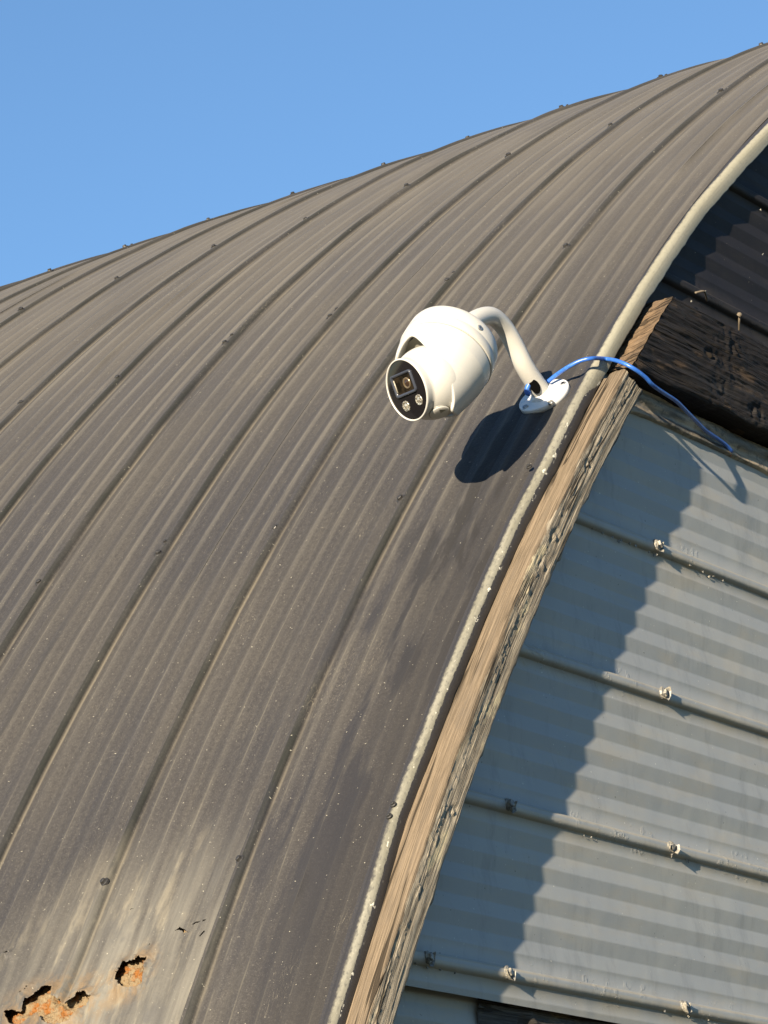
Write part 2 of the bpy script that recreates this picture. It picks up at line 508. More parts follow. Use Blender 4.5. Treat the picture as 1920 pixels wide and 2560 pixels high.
def wood(name, fresh, grey, dark, extra, split=None, along=1.0):
    """UV = (across the section, along the grain) in metres"""
    m = MT(name, 0.8, 0.2)
    g1 = m.noise(m.UV, (330, 5, 1), 4, 0.65, 0, 0.6)
    g2 = m.noise(m.UV, (900, 14, 1), 3, 0.6, 5.0, 0.4)
    g3 = m.noise(m.UV, (60, 6, 1), 4, 0.6, 9.0, 1.0)
    pat = m.noise(m.UV, (30, 9, 1), 5, 0.6, 13.0)
    a = m.mix(m.step(g1, 0.35, 0.68), fresh, tuple(0.58 * v for v in fresh))
    a = m.mix(m.mul(m.step(g2, 0.48, 0.60), 0.75), a, tuple(0.42 * v for v in fresh))
    b = m.mix(m.step(g1, 0.35, 0.65), grey, tuple(0.45 * v for v in grey))
    b = m.mix(m.mul(m.step(g2, 0.52, 0.60), 0.8), b, dark)
    b = m.mix(m.mul(m.step(pat, 0.56, 0.64), 0.75), b, extra)
    if split is not None:
        f = m.step(m.add(m.U, m.mul(m.sub(m.noise(m.UV, (14, 13, 1), 4, 0.6, 3.0), 0.5), 0.030)), split - 0.0012, split + 0.0012)
        c = m.mix(f, a, b)
    else:
        f = m.step(pat, 0.42, 0.60)
        c = m.mix(f, b, a)
    c = m.mix(m.mul(m.step(g3, 0.46, 0.66), 0.55), c, tuple(0.5 * v + 0.02 for v in fresh))
    ck = m.mul(m.sub(1.0, m.step(m.math('ABSOLUTE', m.sub(m.noise(m.UV, (42, 1.6, 1), 3, 0.55, 17.0, 0.5), 0.5)), 0.010, 0.026)), m.step(m.noise(m.UV, (20, 4, 1), 3, 0.5, 19.0), 0.42, 0.50))
    c = m.mix(m.mul(ck, 0.85), c, (0.02, 0.015, 0.01))
    m.color(c)
    m.bump(m.add(m.add(m.mul(g1, 1.0), m.mul(g2, 0.7)), m.mul(ck, -1.6)), 0.0022, 0.8)
    return m.m
M_WOOD = wood('weathered_batten_wood', (0.205, 0.158, 0.108), (0.40, 0.345, 0.26), (0.07, 0.056, 0.042), (0.46, 0.40, 0.26), 0.047)
M_CHAR = wood('blackened_beam_wood', (0.022, 0.018, 0.016), (0.024, 0.020, 0.019), (0.006, 0.005, 0.005), (0.10, 0.066, 0.04), 0.0)
M_END = wood('sawn_beam_end_wood', (0.20, 0.135, 0.08), (0.13, 0.09, 0.055), (0.03, 0.02, 0.012), (0.26, 0.19, 0.115))

M_SCREW = plain('painted_roof_screw', (0.026, 0.025, 0.024), 0.45, 0.5)
def chipped(name, a, b, t=0.5):
    m = MT(name, 0.5)
    m.color(m.mix(m.step(m.noise(m.OBJ, 260, 4, 0.7), t - 0.04, t + 0.04), a, b)); return m.m
M_WSCREW = chipped('peeling_wall_screw', (0.12, 0.12, 0.115), (0.25, 0.23, 0.185))
M_NAIL = plain('rusty_nail', (0.13, 0.105, 0.075), 0.7)
def cream():
    m = MT('cream_camera_enamel', 0.36, 0.5)
    n = m.noise(m.OBJ, 900, 3, 0.6)
    m.color(m.mix(m.step(n, 0.3, 0.7), (0.435, 0.428, 0.40), (0.455, 0.447, 0.418)))
    m.bump(n, 0.00012, 0.5); return m.m
M_CREAM = cream()
M_WHITE = plain('white_plate_enamel', (0.66, 0.665, 0.67), 0.35)
M_SEAM = plain('shadow_gap_rubber', (0.22, 0.21, 0.17), 0.7)
M_GLASS = plain('black_face_glass', (0.008, 0.007, 0.008), 0.08, 0.6)
M_HOUS = plain('dark_lens_frame', (0.035, 0.04, 0.055), 0.3, 0.5)
M_IN = plain('unlit_recess', (0.004, 0.004, 0.004), 0.9, 0.0)
M_STEEL = plain('bright_screw_steel', (0.42, 0.42, 0.40), 0.3, 0.5, 0.8)

# ================================================================== setting: the ground
def ground():
    m = MT('dry_yard_ground', 0.9, 0.1)
    a = m.noise(m.OBJ, 0.6, 6, 0.6); b = m.noise(m.OBJ, 14, 4, 0.7, 3.0)
    m.color(m.mix(m.step(b, 0.4, 0.65), m.mix(m.step(a, 0.4, 0.6), (0.045, 0.045, 0.026), (0.03, 0.04, 0.018)), (0.07, 0.062, 0.042)))
    s = 600
    me = pydata('ground', [(-s, -s, 0.45), (s, -s, 0.45), (s, s, 0.45), (-s, s, 0.45)], [(0, 1, 2, 3)])
    o = link('ground', me, m.m, None, kind='structure', label='dry dirt and grass yard around the shed')
ground()

# ================================================================== the shed
shed = empty('arched_shed', (0, 0, 0.45), label='weathered dark arched metal shed with a grey corrugated end wall', category='shed')

def inside(px, py, poly):
    c = np.zeros(px.shape, bool)
    x, y = poly[:, 0], poly[:, 1]
    j = len(x) - 1
    for i in range(len(x)):
        cond = ((y[i] > py) != (y[j] > py))
        with np.errstate(divide='ignore', invalid='ignore'):
            xi = (x[j] - x[i]) * (py - y[i]) / (y[j] - y[i] + 1e-12) + x[i]
        c ^= cond & (px < xi)
        j = i
    return c

def dist_poly(px, py, poly):
    d = np.full(px.shape, 9.0)
    for i in range(len(poly)):
        a, b = poly[i - 1], poly[i]
        ab = b - a
        t = np.clip(((px - a[0]) * ab[0] + (py - a[1]) * ab[1]) / (ab @ ab + 1e-12), 0, 1)
        d = np.minimum(d, np.hypot(px - a[0] - ab[0] * t, py - a[1] - ab[1] * t))
    return d

def thetas(patch=False):
    t = list(np.arange(-6, 27, 2.0)) + list(np.arange(27, 68, 0.3)) + list(np.arange(68, 186.1, 2.0))
    if patch:
        lo = min(h[:, 1].min() for h in HOLES) / R; hi = max(h[:, 1].max() for h in HOLES) / R
        t += list(np.arange(math.degrees(max(lo, math.radians(30.2))) - 0.05, math.degrees(hi) + 0.05, 0.0105))
    return np.radians(np.unique(np.round(t, 4)))

def roof_sheet(k, y0, y1):
    fine = y0 < 4
    ys = rib_samples(y0, y1, fine)
    patch = k == 0
    if patch:
        lo = min(h[:, 0].min() for h in HOLES); hi = max(h[:, 0].max() for h in HOLES)
        ys = np.unique(np.round(np.concatenate([ys, np.arange(lo - 0.004, hi + 0.004, 0.0010)]), 6))
    th = thetas(patch)
    Y, T = np.meshgrid(ys, th)
    S = T * R
    h = crest(Y)
    # dents and oil-canning: broad and shallow, plus the ribs wandering a little
    h = h + 0.0026 * fbm(Y * 7, S * 2.0, 5 + k) + 0.0005 * fbm(Y * 40, S * 7, 50 + k)
    Yw = Y + 0.0030 * fbm(S * 1.6, np.floor(Y / PITCH + 0.5) * 3.7, 77)
    # the far edge of each sheet laps over the first rib of the next one
    if y1 < 6:
        h = h + 0.0022 * smooth(Y, y1 - 0.03, y1 - 0.006) * (0.6 + 1.2 * fbm(S * 5, 0 * S, 9 + k)) + 0.0012
    else:
        h = h + 0.0012
    h = np.where(Y < y0 + 0.022, h - 0.0010, h)
    keep = None
    if patch:
        jx = Y + 0.0022 * fbm(Y * 260, S * 260, 3) ; jy = S + 0.0022 * fbm(Y * 260, S * 260, 8)
        near = (S < HOLES[0][:, 1].max() + 0.2) & (S > min(q[:, 1].min() for q in HOLES) - 0.06)
        msk = np.zeros(Y.shape, bool); dd = np.full(Y.shape, 9.0)
        for i, q in enumerate(HOLES):
            msk[near] |= inside(jx[near], jy[near], q)
            if i < 4:
                dd[near] = np.minimum(dd[near], dist_poly(Y[near], S[near], q))
        lift = np.exp(-dd / 0.009) * (0.35 + 1.3 * (fbm(Y * 55, S * 45, 12) + 0.35))
        h = h + 0.0062 * np.where(dd < 0.06, lift, 0) + np.where(dd < 0.12, 0.0016 * fbm(Y * 70, S * 60, 91) * np.exp(-dd / 0.05), 0)
        c = msk[:-1, :-1] & msk[1:, 1:] & msk[:-1, 1:] & msk[1:, :-1]
        keep = ~c
    r = R + h
    P = np.stack([-r * np.cos(T), Yw, r * np.sin(T)], -1)
    UV = np.stack([Y, S], -1)
    me = grid_mesh('roof_sheet', P, UV, keep, flip=True)
    lab = {0: 'front roof sheet with rusted-through holes low down'}.get(k)
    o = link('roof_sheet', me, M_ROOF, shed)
    if lab:
        o['label'] = lab
    return o

sheets = []
edges = [0.013, 0.812, 1.612, 2.412, 3.212, 4.012, 5.212, 6.41, 8.0]
for k in range(len(edges) - 1):
    sheets.append(roof_sheet(k, edges[k] - (0.028 if k else 0), edges[k + 1]))

# ---- worn bead and flange that closes the near edge of the roof
def edge_flashing():
    prof = [(0.024, 0.0022), (0.0175, 0.0028), (0.0140, 0.0044), (0.0115, 0.0066), (0.008, 0.0086), (0.004, 0.0098), (0.0, 0.0102), (-0.004, 0.0096),
            (-0.0075, 0.0080), (-0.0105, 0.0054), (-0.0128, 0.0018), (-0.0142, -0.0030), (-0.0147, -0.0075), (-0.0146, -0.0120), (-0.0144, -0.0150), (-0.0100, -0.0152)]
    prof = np.array(prof) * np.array([0.62, 0.66])
    prof[prof[:, 1] < 0, 1] *= 1.35
    d = np.concatenate([[0], np.cumsum(np.hypot(*np.diff(prof, axis=0).T))])
    dn = np.linspace(0, d[-1], 44)
    py = np.interp(dn, d, prof[:, 0]); ph = np.interp(dn, d, prof[:, 1])
    th = np.radians(np.unique(np.concatenate([np.arange(-6, 28, 2.0), np.arange(28, 54, 0.03), np.arange(54, 186.1, 2.0)])))
    D, T = np.meshgrid(dn, th)
    S = T * R
    Y = np.broadcast_to(py, D.shape).copy(); H = np.broadcast_to(ph, D.shape).copy()
    # small wander of the edge read from the photograph, kinks from old knocks
    wt = np.radians([28, 30.7, 32.4, 33.9, 35.2, 37.0, 39.7, 41.0, 43.7, 46, 48.7, 50.2, 51.6, 54])
    wy = np.array([0, -1, -1.5, 4.5, 1.5, 0, 0.5, -4.0, -1, 0.5, 3.5, -2, -8, -10]) / 1000
    Y += np.interp(T, wt, wy) * smooth(D, 0.0, 0.010)
    Y += 0.0012 * fbm(S * 4, 0 * S, 3)
    H += 0.0009 * fbm(S * 6, D * 30, 7) + 0.0001 * fbm(S * 60, D * 200, 17)
    # ragged lower lip
    lipw = smooth(D, 0.030, 0.044)
    H += lipw * (0.0022 * fbm(S * 38, 0 * S, 21) + 0.0005)
    r = R + H
    P = np.stack([-r * np.cos(T), Y, r * np.sin(T)], -1)
    me = grid_mesh('edge_flashing', P, np.stack([D, S], -1))
    return link('edge_flashing', me, M_EDGE, shed, label='pale worn galvanised bead along the near edge of the roof')
flash = edge_flashing()

# ---- screws of the roof, a row on every purlin, one on every rib
def screw_mesh(name, rw=0.0072, hw=0.0042, hh=0.0048):
    V = []; F = []
    def ring(z, r, n=12, ph=0.0):
        i0 = len(V)
        for i in range(n):
            a = 2 * math.pi * i / n + ph
            V.append((r * math.cos(a), r * math.sin(a), z))
        return list(range(i0, i0 + n))
    def bridge(a, b):
        n = len(a)
        for i in range(n):
            F.append((a[i], a[(i + 1) % n], b[(i + 1) % n], b[i]))
    a = ring(-0.002, rw); b = ring(0.0008, rw); c = ring(0.0016, rw * 0.8); bridge(a, b); bridge(b, c); F.append(tuple(c))
    a = ring(0.0012, hw * 1.25); b = ring(0.0022, hw * 1.2); bridge(a, b); F.append(tuple(b))
    a = ring(0.0020, hw, 6); b = ring(hh, hw, 6); c = ring(hh + 0.0006, hw * 0.75, 6); bridge(a, b); bridge(b, c); F.append(tuple(c))
    return pydata(name, V, F)
SCREW = screw_mesh('screw')
SCREW.materials.append(M_SCREW)
rng = np.random.default_rng(4)

def place(name, me, loc, n, spin=0.0, parent=None, tilt=(0, 0), s=1.0):
    x, y, n = basis(n)
    rot = Matrix(((x[0], y[0], n[0]), (x[1], y[1], n[1]), (x[2], y[2], n[2]))).to_4x4()
    rot = rot @ Matrix.Rotation(spin, 4, 'Z') @ Matrix.Rotation(tilt[0], 4, 'X') @ Matrix.Rotation(tilt[1], 4, 'Y')
    o = bpy.data.objects.new(name, me)
    COL.objects.link(o)
    o.parent = parent
    q = parent; off = Vector((0, 0, 0))
    while q is not None:
        off += q.location; q = q.parent
    o.matrix_local = Matrix.Translation(Vector(loc) - off) @ rot @ Matrix.Scale(s, 4)
    return o

for deg in (33.65, 41.05, 48.5, 56.1, 63.4):
    for k in range(1, 14):
        if (deg < 36 and k > 2) or (deg < 43 and k > 4) or (deg < 50 and k > 7) or (deg < 58 and k > 9):
            continue
        t = math.radians(deg + rng.normal(0, 0.10))
        y = k * PITCH + rng.normal(0, 0.0012) + 0.002
        sh = sheets[min(int((y - 0.012) / 0.8), len(sheets) - 1)] if y < 4 else sheets[4]
        r = R + 0.0066 + (0.0016 if k % 4 == 0 else 0)
        n = np.array([-math.cos(t), 0, math.sin(t)])
        place('screw', SCREW, (-r * math.cos(t), y, r * math.sin(t)), n, rng.uniform(0, 6), sh, (rng.normal(0, .16), rng.normal(0, .16)), rng.uniform(0.82, 1.02))
        if rng.random() < 0.35:      # an old nail hole beside it, plugged with a smear of sealant
            t2 = t + math.radians(0.30)
            place('sealant_dab', SCREW, (-r * math.cos(t2), y + 0.001, r * math.sin(t2)), n, 0, sh, (0, 0), 0.62)
for t in (33.82, 34.02, 40.85):
    t = math.radians(t); n = np.array([-math.cos(t), 0, math.sin(t)])
    place('screw', SCREW, (-(R + 0.0085) * math.cos(t), 0.004 if t < 0.7 else 0.012, (R + 0.0085) * math.sin(t)), n, 0, flash, (0, 0), 0.55)

# ---- crumbling foam insulation seen through the holes
def foam():
    m = MT('crumbling_spray_foam', 0.9, 0.1)
    a = m.noise(m.OBJ, 55, 4, 0.6); b = m.noise(m.OBJ, 300, 4, 0.7, 2.0)
    c = m.mix(m.step(a, 0.47, 0.60), (0.21, 0.155, 0.09), (0.23, 0.09, 0.022))
    c = m.mix(m.mul(m.step(b, 0.50, 0.70), 0.6), c, (0.28, 0.23, 0.15))
    c = m.mix(m.mul(m.step(b, 0.44, 0.36), 0.8), c, (0.10, 0.045, 0.016))
    m.color(c)
    m.bump(b, 0.004, 0.9)
    lo = min(q[:, 1].min() for q in HOLES) - 0.05; hi = max(q[:, 1].max() for q in HOLES) + 0.03
    ys = np.arange(0.20, 0.64, 0.0022); ss = np.arange(lo, hi, 0.0022)
    Y, S = np.meshgrid(ys, ss)
    T = S / R
    # the foam has shrunk away from the upper far rim of every opening
    sh = np.zeros(Y.shape)
    for q in HOLES[:2]:
        ins = inside(Y - 0.0020, S - 0.001, q)
        d = dist_poly(Y - 0.0020, S - 0.001, q)
        sh = np.maximum(sh, np.where(ins, np.clip(d / 0.003, 0, 1), 0))
    r = R - 0.009 + 0.007 * sh + 0.006 * fbm(Y * 60, S * 60, 5) + 0.005 * fbm(Y * 300, S * 300, 9)
    r = np.minimum(r, R + 0.0015)
    P = np.stack([-r * np.cos(T), Y, r * np.sin(T)], -1)
    link('foam_insulation', grid_mesh('foam_insulation', P, None, flip=True), m.m, shed, label='orange and cream crumbling foam behind the rusted holes')
foam()

# ---- end wall sheets
def x_arch(z, r):
    return np.sqrt(np.maximum(r * r - z * z, 0.0004))

def wall_sheet(z0, z1, mat, rr, lab, y=YW, seed=0, xr=None, nm='wall_sheet', fine=True, flat=False):
    zs = rib_samples(z0 - Z0, z1 - Z0, fine) + Z0
    # columns: dense where the shed end is in view
    xs = np.unique(np.concatenate([np.arange(0, 1.55, 0.006), np.linspace(1.55, 9.8, 40)]))
    X, Zz = np.meshgrid(xs, zs)
    W = 2 * x_arch(Zz, rr)
    X = -x_arch(Zz, rr) + np.minimum(X, W)
    if xr is not None:
        X = np.minimum(X, xr(Zz))
    wav = 0.0011 * fbm(X * 1.7, 0 * X, 33 + seed)
    zc = Zz + wav
    h = crest(Zz - Z0) * (0.35 if flat else 1)
    h = h + 0.0012 * fbm(X * 3.1, Zz * 8, 3 + seed) + 0.0004 * fbm(X * 30, Zz * 30, 13 + seed)
    P = np.stack([X, y - h, zc], -1)
    me = grid_mesh(nm, P, np.stack([X, Zz], -1))
    return link(nm, me, mat, shed, label=lab)

BZ0, BZ1, BYF = 3.470, 3.601, -0.036      # the cross beam: underside, top, front face
ZB = Z0 - 0.2                              # lowest rib in view
w_main = wall_sheet(ZB - 0.034, BZ0 + 0.012, M_WALL, R - 0.012, 'grey painted corrugated wall sheet below the beam')
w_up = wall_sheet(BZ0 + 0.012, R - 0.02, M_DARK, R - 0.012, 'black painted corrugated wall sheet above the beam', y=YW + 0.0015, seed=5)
w_low = wall_sheet(1.0, ZB - 0.020, M_WALL, R - 0.012, 'blistered grey wall sheet ending beside the rotten timber', y=YW + 0.016, seed=9,
                   xr=lambda z: -3.955 + 0.012 * np.sin((z - 2.6) * 60) * 0.3 - 3.0 * np.clip(z - 2.622, 0, 1)**1.2)
# bottom wall filler from the ground up (out of view), and the back wall
def half_disc(y, z0, mat, nm, lab):
    n = 60
    a = np.linspace(math.asin(z0 / R), math.pi - math.asin(z0 / R), n)
    V = [(-(R - 0.02) * math.cos(t), y, (R - 0.02) * math.sin(t)) for t in a]
    link(nm, pydata(nm, V, [tuple(range(n))]), mat, shed, label=lab)
half_disc(7.9, 0.45, M_WALL, 'back_wall', 'rear end wall of the shed')
link('lower_wall', pydata('lower_wall', [(-4.9, YW + 0.02, 0.45), (4.9, YW + 0.02, 0.45), (4.85, YW + 0.02, 1.0), (-4.85, YW + 0.02, 1.0)], [(0, 1, 2, 3)]), M_WALL, shed, label='lower part of the grey end wall')

# ---- crumpled strip of old flashing under the beam
def under_strip():
    m = MT('tarnished_strip', 0.55, 0.4)
    n = m.noise(m.OBJ, 70, 5, 0.65); n2 = m.noise(m.OBJ, (9, 9, 60), 4, 0.6, 4.0)
    c = m.mix(m.step(n2, 0.4, 0.62), (0.11, 0.105, 0.095), (0.40, 0.32, 0.22))
    c = m.mix(m.mul(m.step(n, 0.55, 0.66), 0.7), c, (0.045, 0.04, 0.035))
    m.color(c); m.bump(n, 0.003, 0.7)
    xs = np.arange(-3.70, -2.2, 0.004)
    zs = np.linspace(0, 1, 15)
    X, T = np.meshgrid(xs, zs)
    z = BZ0 - 0.002 - T * 0.040 + 0.0035 * fbm(X * 12, T * 2, 4) * (T > 0.2)
    h = 0.006 + 0.010 * np.abs(np.sin(T * 5.2 + 0.5 * fbm(X * 9, T, 8))) * (1 - 0.4 * T) + 0.004 * fbm(X * 26, T * 4, 2)
    h = np.where(T > 0.97, -0.001, h)
    X = np.maximum(X, -np.sqrt((R - 0.030)**2 - z**2))
    link('crumpled_flashing_strip', grid_mesh('crumpled_flashing_strip', np.stack([X, YW - h * 0.75, z], -1)), m.m, shed)
under_strip()

# ---- peeling screws on the wall ribs (positions along the ribs read from the photograph)
WS = screw_mesh('screw', 0.0068, 0.0044, 0.0046)
WS.materials.append(M_WSCREW)
D = 1.15733
for u, v, s, par in ((1420, 1183, 1.25, w_main), (1432, 1507, 1.2, w_main), (1450, 1842, 1.0, w_main), (1097, 2107, 1.15, w_main), (1478, 2183, 1.1, w_main), (925, 2075, 1.1, w_main), (1100, 1752, 1.15, w_main)):
    p = on_plane(u * D, v * D, (0, YW - 0.007, 0), (0, 1, 0))
    k = round((p[2] - Z0) / PITCH)
    p[2] = Z0 + k * PITCH + 0.001
    place('screw', WS, p, (0.12, -1, 0.05), rng.uniform(0, 6), par, (rng.normal(0, .2), rng.normal(0, .3)), s)
    # torn flap of paint hanging from the washer
    a = rng.uniform(-0.4, 0.4)
    V = []; 
    for i in range(7):
        t = i / 6 * 3.6 - 0.6 + a
        rr_ = 0.0098 + 0.002 * rng.random()
        V.append((p[0] + rr_ * math.cos(t) * 0.9, p[1] - 0.003 - 0.006 * rng.random(), p[2] - rr_ * math.sin(t)))
        V.append((p[0] + rr_ * 0.72 * math.cos(t), p[1] - 0.0012, p[2] - rr_ * 0.72 * math.sin(t)))
    link('paint_flake', pydata('paint_flake', V, [(2 * i, 2 * i + 1, 2 * i + 3, 2 * i + 2) for i in range(6)]), M_WSCREW, par)

# ---- flaked paint crumbs along the rib undersides and on the dark sheet
def crumbs():
    V = []; F = []
    def chip(c, s, n):
        i0 = len(V)
        x, y, n = basis(n)
        k = 5
        for i in range(k):
            a = 2 * math.pi * i / k + rng.uniform(-.4, .4)
            rr_ = s * rng.uniform(0.5, 1.2)
            V.append(c + rr_ * math.cos(a) * x + rr_ * math.sin(a) * y + n * s * rng.uniform(0, .9))
        V.append(c - n * 0.001)
        F.append(tuple(range(i0, i0 + k)))
        for i in range(k):
            F.append((i0 + i, i0 + k, i0 + (i + 1) % k))
    for k in (-1, 0, 1, 2):
        z = Z0 + k * PITCH - 0.0098
        for i in range(26):
            x = -x_arch(z, R - 0.05) + 0.04 + 1.1 * rng.random()**1.2
            if noise(x * 9, k * 3.0, 2) > 0.0:
                chip(np.array([x, YW - 0.003, z + rng.normal(0, .0015)]), rng.uniform(.0012, .0032), (rng.normal(0, .3), -1, rng.normal(0, .3)))
    for i in range(70):
        x = -3.5 + 0.45 * rng.random(); z = 3.62 + 0.35 * rng.random()
        if x * x + z * z < (R - 0.06)**2 and fbm(x * 14, z * 14, 6) > 0.05:
            chip(np.array([x, YW - 0.002 - float(crest(np.array(z - Z0))), z]), rng.uniform(.001, .003), (rng.normal(0, .4), -1, rng.normal(0, .4)))
    link('flaked_paint', pydata('flaked_paint', V, F), M_WSCREW, shed, kind='stuff')
crumbs()

# ---- battens and beams
def batten():
    """curved softwood batten under the roof edge; section corners (y, radial offset), UV.x runs round the section"""
    yf, yb, ro, ri = -0.039, 0.004, -0.0130, -0.0575
    prof = [(yb, ro), (yf + 0.004, ro), (yf + 0.001, ro - 0.001), (yf, ro - 0.004), (yf, ri + 0.003), (yf + 0.003, ri), (yb, ri)]
    prof = np.array(prof)
    d = np.concatenate([[0], np.cumsum(np.hypot(*np.diff(prof, axis=0).T))])
    dn = np.linspace(0, d[-1], 74)
    py = np.interp(dn, d, prof[:, 0]); pr = np.interp(dn, d, prof[:, 1])
    th = np.radians(np.unique(np.concatenate([np.arange(2, 29, 1.0), np.arange(29, 44.2, 0.02)])))
    Dn, T = np.meshgrid(dn, th)
    S = T * R
    Y = np.broadcast_to(py, Dn.shape).copy(); H = np.broadcast_to(pr, Dn.shape).copy()
    outer = Dn < 0.0405; front = (Dn >= 0.0405) & (Dn < 0.086)
    front_w = smooth(Dn, 0.040, 0.046) * (1 - smooth(Dn, 0.082, 0.088))
    # deep weathered grooves along the grain, knots, a lost bark edge at the arris
    g = 0.0008 * fbm(Dn * 170, S * 3, 4) + 0.0007 * fbm(Dn * 420, S * 16, 9) + 0.0008 * fbm(Dn * 60, S * 4, 14)
    for ks, kd, kr in ((R * math.radians(39.0), 0.064, 0.012), (R * math.radians(39.6), 0.060, 0.009), (R * math.radians(34.3), 0.072, 0.008), (R * math.radians(41.3), 0.06, 0.007)):
        q = np.hypot((Dn - kd) / 1.0, (S - ks) / 1.6)
        g += 0.0016 * np.exp(-(q / kr)**2) * np.cos(q / kr * 4 + 2 * fbm(Dn * 90, S * 60, 3))
    Y -= g * front_w
    # chipped strip where front meets outer face
    ch = smooth(fbm(S * 16, 0 * S, 41), 0.05, 0.3)
    nearar = np.exp(-((Dn - 0.050) / 0.006)**2)
    Y += nearar * ch * 0.0010
    fl = smooth(fbm(S * 110, Dn * 260, 43), 0.10, 0.35) * np.exp(-((Dn - 0.057 - 0.006 * fbm(S * 5, 0 * S, 6)) / 0.006)**2)
    Y -= fl * 0.0009
    H += np.where(outer, 0.0010 * fbm(Dn * 120, S * 6, 5), 0) + 0.002 * fbm(S * 1.5, 0 * S, 50)
    # inner edge nibbled away
    H += smooth(Dn, 0.080, 0.087) * 0.0045 * fbm(S * 40, 0 * S, 60)
    # ragged upper end
    Send = R * math.radians(43.50) + 0.006 * fbm(Dn * 90, 0 * Dn, 71) - 0.010 * (Dn < 0.02) + 0.016 * smooth(Dn, 0.05, 0.085)
    S2 = np.minimum(S, Send); T2 = S2 / R
    r = R + H
    P = np.stack([-r * np.cos(T2), Y, r * np.sin(T2)], -1)
    # close the end
    endc = P[-1].mean(0)
    P = np.concatenate([P, np.broadcast_to(endc, P[-1:].shape)], 0)
    UV = np.concatenate([np.stack([Dn, S], -1), np.stack([Dn[-1:], S[-1:] + 0.05], -1)], 0)
    return link('edge_batten', grid_mesh('edge_batten', P, UV, flip=True), M_WOOD, shed, label='weathered brown curved batten under the roof edge')
batten()

def xl_arch(z, r=R - 0.020):
    return -math.sqrt(r * r - z * z)

def beam():
    nz, nx = 92, 520
    x1 = -2.3
    # section runs: back top -> front top -> front -> bottom -> back
    sec = np.array([(YW, BZ1), (BYF + 0.002, BZ1), (BYF, BZ1 - 0.003), (BYF, BZ0 + 0.004), (BYF + 0.003, BZ0), (YW + 0.004, BZ0)])
    d = np.concatenate([[0], np.cumsum(np.hypot(*np.diff(sec, axis=0).T))])
    dn = np.linspace(0, d[-1], nz + 60)
    ys = np.interp(dn, d, sec[:, 0]); zs = np.interp(dn, d, sec[:, 1])
    rag = 0.0035 * fbm(zs * 110, 0 * zs, 5)
    xl = -np.sqrt((R - 0.024)**2 - zs**2) + rag
    t = np.linspace(0, 1, nx)
    X = xl[:, None] + (x1 - xl)[:, None] * t[None, :]
    Dn = np.broadcast_to(dn[:, None], X.shape)
    Y = np.broadcast_to(ys[:, None], X.shape).copy(); Zz = np.broadcast_to(zs[:, None], X.shape).copy()
    fw = smooth(Dn, 0.036, 0.045) * (1 - smooth(Dn, 0.168, 0.176))
    g = 0.0030 * fbm(Dn * 130, X * 5, 4) + 0.0018 * fbm(Dn * 380, X * 22, 9) + 0.0030 * fbm(Dn * 34, X * 16, 14)
    for kx, kd, kr in ((-3.285, 0.150, 0.016), (-3.33, 0.075, 0.012), (-3.40, 0.10, 0.010)):
        q = np.hypot((Dn - kd), (X - kx) / 1.3)
        g += 0.003 * np.exp(-(q / kr)**2) * np.cos(q / kr * 4 + 5 * fbm(Dn * 60, X * 50, 3))
    band = np.exp(-((X + 3.36 + (Dn - 0.10) * 0.5) / 0.035)**2)
    g += 0.0024 * band * fbm(Dn * 120, X * 90, 22)
    Y -= g * fw
    Zz += 0.0035 * fbm(X * 26, 0 * X, 31) * (smooth(Dn, 0.160, 0.175) + (1 - smooth(Dn, 0.03, 0.045)) * 0.6)
    P = np.stack([X, Y, Zz], -1)
    b = link('cross_beam', grid_mesh('cross_beam', P, np.stack([Dn, X * 1.0], -1), flip=False), M_CHAR, shed, label='blackened rough timber beam across the end wall')
    # sawn end, following the arch: pale split wood
    na, nb = 60, 26
    z = np.linspace(BZ1, BZ0, na)[:, None] + np.zeros((1, nb))
    yy = np.zeros((na, 1)) + np.linspace(YW + 0.002, BYF + 0.0005, nb)[None, :]
    xx = -np.sqrt((R - 0.024)**2 - z**2) + 0.0035 * fbm(z * 110, 0 * z, 5) - 0.0005
    bulge = 0.0045 * fbm(z * 95 + yy * 60, yy * 70, 15) + 0.0025 * fbm(z * 240, yy * 160, 19)
    xx = xx + bulge * np.minimum(1, (yy - BYF) / 0.006)
    uv = np.stack([z * 0.9 + yy * 0.5, yy * 3.0], -1)
    link('cut_end', grid_mesh('cut_end', np.stack([xx, yy, z], -1), uv, flip=True), M_END, b, label='pale orange sawn end of the beam')
    # bent nails standing out of the beam top
    def at(u, v, y): return on_plane(u, v, (0, y, 0), (0, 1, 0))
    for pts in ([at(1768, 752, -0.012), at(1765, 738, -0.020), at(1759, 728, -0.024), at(1738, 732, -0.018)],
                [at(1848, 828, -0.012), at(1848, 805, -0.020), at(1849, 787, -0.024)],
                ):
        link('bent_nail', tube(spline(pts, 5), 0.0015, 8, 'bent_nail'), M_NAIL, b)
    me = screw_mesh('nail_head', 0.0035, 0.0020, 0.002); me.materials.append(M_NAIL)
    place('nail_head', me, at(1849, 786, -0.026), (-0.2, -0.7, 0.6), 0, b)
beam()

